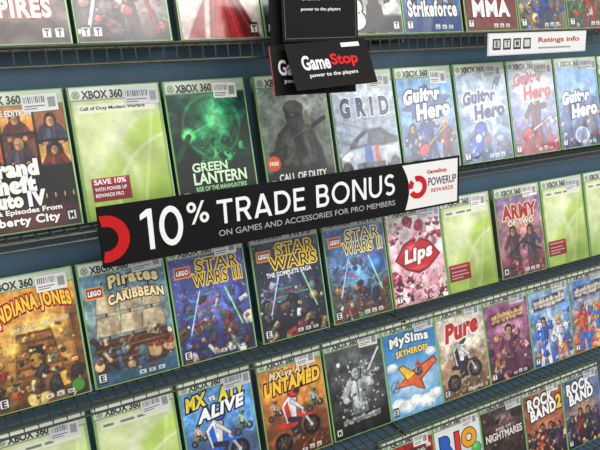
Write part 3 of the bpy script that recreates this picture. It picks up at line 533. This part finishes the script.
LID=boxes('front_lid',[(0.0022,0,0,CW,.0066,CH)],M_SHELL,.0012)
TRAY=boxes('back_tray',[(0.0022,.0072,0,CW,CT,CH)],M_SHELL,.0012)
SPN=boxes('spine',[(0,.0008,0,.0026,CT-.0008,CH)],M_SHELL,.0009)
def sticker_mesh(seed):
    g=Geo(); rs=random.Random(seed); W=.040+.004*(seed%4); base=[(236,236,232),(214,218,220),(226,228,226),(206,210,214),(240,240,236)][seed%5]; g.quad(0,0,W,.024,0,base)
    x=.003
    while x<W-.016: wd=rs.choice((.0006,.0009,.0014)); g.quad(x,.012,x+wd,.021,-.0001,(60,60,64)); x+=wd+rs.choice((.0009,.0013,.0018))
    g.quad(.003,.0035,.020,.005,-.0001,(120,120,124)); g.quad(.003,.007,W-.018,.0085,-.0001,(100,100,104)); g.quad(W-.013,.005,W-.003,.019,-.0001,(150,152,158))
    return g.mesh('price_sticker',M_STICK)
STK=[sticker_mesh(i) for i in range(7)]
def promo_mesh(kind):
    g=Geo(); g.quad(0,0,.056,.034,0,(128,20,36)); g.quad(0,.024,.056,.034,-.0001,(158,28,44))
    if kind=='SAVE':
        g.text('SAVE 10%',.003,.0245,.050,.0325,(240,230,230),b=.03,y=-.0003); g.text('WITH POWER UP',.003,.0150,.050,.0205,(240,230,230),b=.02,y=-.0003); g.text('REWARDS PRO',.003,.0060,.044,.0115,(240,230,230),b=.02,y=-.0003)
    else:
        for z,wd in ((.027,.044),(.018,.040),(.011,.046),(.005,.030)): g.quad(.004,z,.004+wd,z+.0022,-.0002,(200,150,154))
    return g.mesh('promo_sticker',M_STICK)
PRO={'SAVE':promo_mesh('SAVE'),'BUY':promo_mesh('BUY')}
idx=0; KX,KZ=130.8/127,193.2/184
for r,lst in CASES.items():
    for x,fn,label in lst:
        a=Art(); fn(a)
        e=empty('game_case',(x,0,ZR[r]),(-LEAN,0,0)); tag(e,label,'video game',GROUP[r])
        link('front_lid',LID,e);link('back_tray',TRAY,e);link('spine',SPN,e)
        g=Geo(); ox,oz=.0027,.0020
        g.grid(a.C,ox,oz,PW*KX/1000,PH*KZ/1000,-.0003)
        for (st,x0,y0,x1,y1,c,b,o,ow,sh,rot,arc,lv) in a.texts:
            g.text(st,ox+x0*KX/1000,oz+y0*KZ/1000,ox+x1*KX/1000,oz+y1*KZ/1000,c,b,o,ow,sh,rot,arc/1000,y=-.0006,wd=True if (b>=.04 or b==0) else False)
        link('cover_sheet',g.mesh('cover_sheet',M_PRINT),e)
        gs=Geo(); mc=a.C[40:110].mean((0,1))*.8; gs.v=[(-.0002,.0125,.004),(-.0002,.0015,.004),(-.0002,.0015,.170),(-.0002,.0125,.170),(-.0002,.0125,.194),(-.0002,.0015,.194)]
        gs.f=[(0,1,2,3),(3,2,5,4)]; gs.c=[lin(mc).tolist()]*4+[lin((205,212,200)).tolist()]*2
        link('spine_label',gs.mesh('spine_label',M_PRINT),e)
        rs=random.Random(idx*7+3)
        if (r>0 or idx%2) and not a.nosticker:
            st=link('price_sticker',STK[idx%7],e,(.080+rs.uniform(-.001,.004),-.0012,.166+rs.uniform(-.004,.004))); st.rotation_euler=(0,math.radians(rs.uniform(-2.5,2.5)),0)
        if a.promo: link('promo_sticker',PRO[a.promo],e,(.006 if a.promo=='BUY' else .014,-.0012,.028 if a.promo=='SAVE' else .024))
        idx+=1
# ---------------------------------------------------------------- banner
bx0,bz0=-.264,.2065; BW,BH=.659,.089
e=empty('banner',(bx0,-.0503,bz0)); tag(e,'long black promotional banner with white 10% TRADE BONUS lettering','banner')
link('banner_board',boxes('banner_board',[(0,-.003,0,BW,0,BH)],M_BLACK,.0006),e)
g=Geo(); y=-.0033; X=lambda v:v-bx0; Z=lambda v:v-bz0
g.quad(.001,.001,BW-.001,BH-.001,y,(19,17,18))
g.arc(.008,.042,.018,.034,-100,100,y-.0003,(196,30,34),34,clip=.0015)
wh=(238,238,238)
g.geom('10',X(-.205),Z(.2225),X(-.142),Z(.2830),wh,y-.0004,w=.15,sp=.18); g.geom('%',X(-.135),Z(.2490),X(-.1005),Z(.2835),wh,y-.0004,w=.13)
g.geom('TRADE BONUS',X(-.087),Z(.2425),X(.2465),Z(.2800),wh,y-.0004,w=S_,sp=.15)
g.text('ON GAMES AND ACCESSORIES FOR PRO MEMBERS',X(-.087),Z(.2235),X(.2465),Z(.2330),(166,166,168),b=.006,y=y-.0004)
pts=[(X(.390),Z(.2105)),(X(.390),Z(.2915)),(X(.263),Z(.2915))]+[(X(.263+.012*math.sin(math.pi*t/8)*1.0+.006*t/8),Z(.2915-.081*t/8)) for t in range(1,9)]
g.poly(pts[::-1],y-.0002,(232,231,230))
g.arc(X(.297),Z(.249),.0105,.021,-150,110,y-.0005,(200,28,34),30); g.arc(X(.297),Z(.249),.0105,.021,135,185,y-.0005,(200,28,34),8)
g.text('GameStop',X(.318),Z(.268),X(.364),Z(.2775),(190,28,34),b=.03,y=y-.0005); g.text('POWERUP',X(.321),Z(.2475),X(.387),Z(.2625),(60,60,64),b=.012,y=y-.0005); g.text('REWARDS',X(.328),Z(.2350),X(.380),Z(.2425),(190,28,34),b=.012,y=y-.0005)
link('printed_face',g.mesh('printed_face',M_BOARD),e)
for x in (.02,.33,.64): 
    bm=bmesh.new(); box_bm(bm,x-.008,0,.050,x+.008,.0022,.062,.0004); box_bm(bm,x-.008,.0016,.0563,x+.008,.0095,.0581,.0003); link('clip',bm_mesh('clip',bm,M_CLIP),e)
# ---------------------------------------------------------------- hanging sign
loc=(.021,-.090,.5055)
e=empty('hanging_sign',loc); tag(e,'black tiered hanging sign with red and white shop name on the top shelf','sign')
y=-.0014
link('upper_panel',boxes('upper_panel',[(0,-.001,0,.131,.0005,.105)],M_BLACK,.0003),e)
g=Geo()
g.text('Game',.030,.058,.066,.076,wh,b=.03,y=y); g.text('Stop',.067,.058,.102,.076,(206,30,34),b=.03,y=y); g.text('power to the players',.032,.042,.100,.048,wh,b=.012,y=y)
for q in ((.004,.004,.127,.0048),(.004,.004,.0048,.100),(.1262,.004,.127,.100)): g.quad(*q,y,(110,110,112))
link('upper_lettering',g.mesh('upper_lettering',M_BOARD),e)
def low(name,off,rot,roll=0,red=True,gx=.020):
    lo=link(name,boxes(name,[(0,-.001,-.074,.142,.0005,-.001)],M_BLACK,.0003),e,off); lo.rotation_euler=(math.radians(rot),math.radians(roll),0)
    g=Geo(); g.text('Game',gx,-.045,gx+.048,-.022,wh,b=.03,y=y); g.text('Stop',gx+.050,-.045,gx+.098,-.022,(214,30,34),b=.03,y=y); g.text('power to the players',gx+.008,-.058,gx+.092,-.050,wh,b=.012,y=y)
    g.quad(.095,-.013,.128,-.006,y,(226,226,226)); link('lettering',g.mesh('lettering',M_BOARD),lo)
    if red: link('red_edge',boxes('red_edge',[(-.0012,-.0009,-.073,.0004,.0004,-.002)],M_RED),lo)
low('lower_panel',(.000,-.001,-.002),-24,-2,False)
low('rear_lower_panel',(-.017,.012,-.003),-11,1,True,.010)
link('rear_upper_panel',boxes('rear_upper_panel',[(-.014,.010,-.003,.121,.0115,.105)],M_BLACK,.0003),e)
bm=bmesh.new()
for x in (.03,.10): tube(bm,[(x,0,.02),(x,.024,.0205),(x,.044,.018),(x,.0478,.0145),(x,.0478,.008)],.0012,6)
link('hook',bm_mesh('hook',bm,M_METAL),e)
# ---------------------------------------------------------------- white tag strip
e=empty('label_strip',(.462,-.0480,.470)); tag(e,'white label strip with small rating icons hanging from the top shelf','label holder')
link('strip_board',boxes('strip_board',[(0,-.002,0,.266,0,.040)],M_CLIP,.0005),e)
g=Geo(); y=-.0024; g.quad(.002,.002,.264,.038,y,(226,226,224))
for i in range(4): g.quad(.012+i*.026,.010,.032+i*.026,.030,y-.0002,(60,60,64)); g.quad(.015+i*.026,.014,.029+i*.026,.027,y-.0003,(200,200,202))
for i,l in enumerate('ETM'): g.text(l,.019+i*.026,.0155,.0255+i*.026,.0255,(30,30,30),b=.03,y=y-.0005)
g.text('Ratings info',.130,.018,.245,.030,(180,34,44),b=.02,y=y-.0003); g.quad(.130,.009,.220,.012,y-.0003,(150,150,154))
link('printed_face',g.mesh('printed_face',M_BOARD),e)
# ---------------------------------------------------------------- light
def area(name,loc,tgt,sx,sy,p,c=(1,1,1)):
    l=bpy.data.lights.new(name,'AREA');l.shape='RECTANGLE';l.size=sx;l.size_y=sy;l.energy=p;l.color=c
    o=bpy.data.objects.new(name,l);COL.objects.link(o);o.location=loc;o.rotation_euler=(Vector(tgt)-Vector(loc)).to_track_quat('-Z','Y').to_euler();return o
area('ceiling_light',(.0,-2.0,1.8),(.1,-.4,0),2.8,.6,24,(1,.97,.93))
area('ceiling_light',(.8,-2.4,1.85),(.4,0,-.1),3.2,.8,34,(1,.97,.93))
area('ceiling_light',(4.6,-4.4,1.5),(.5,0,.36),2.6,1.0,62,(.96,.98,1))
wd=bpy.data.worlds.new('shop_ambient');SC.world=wd;wd.use_nodes=True;bg=wd.node_tree.nodes['Background'];bg.inputs['Color'].default_value=(1,.99,.97,1);bg.inputs['Strength'].default_value=.62
SC.view_settings.view_transform='Standard'
# ---------------------------------------------------------------- camera
yaw,pit,ro=math.radians(28.264),math.radians(14.177),math.radians(-2.774)
F=Vector((math.sin(yaw)*math.cos(pit),math.cos(yaw)*math.cos(pit),-math.sin(pit)))
R0=F.cross(Vector((0,0,1))).normalized();U0=R0.cross(F)
R=R0*math.cos(ro)+U0*math.sin(ro);U=-R0*math.sin(ro)+U0*math.cos(ro)
cd=bpy.data.cameras.new('camera');co=bpy.data.objects.new('camera',cd);COL.objects.link(co)
cd.sensor_width=36;cd.lens=36*652.38/600;cd.clip_start=.02
co.matrix_world=Matrix(((R[0],U[0],-F[0],-.4346),(R[1],U[1],-F[1],-.963),(R[2],U[2],-F[2],.4794),(0,0,0,1)))
SC.camera=co
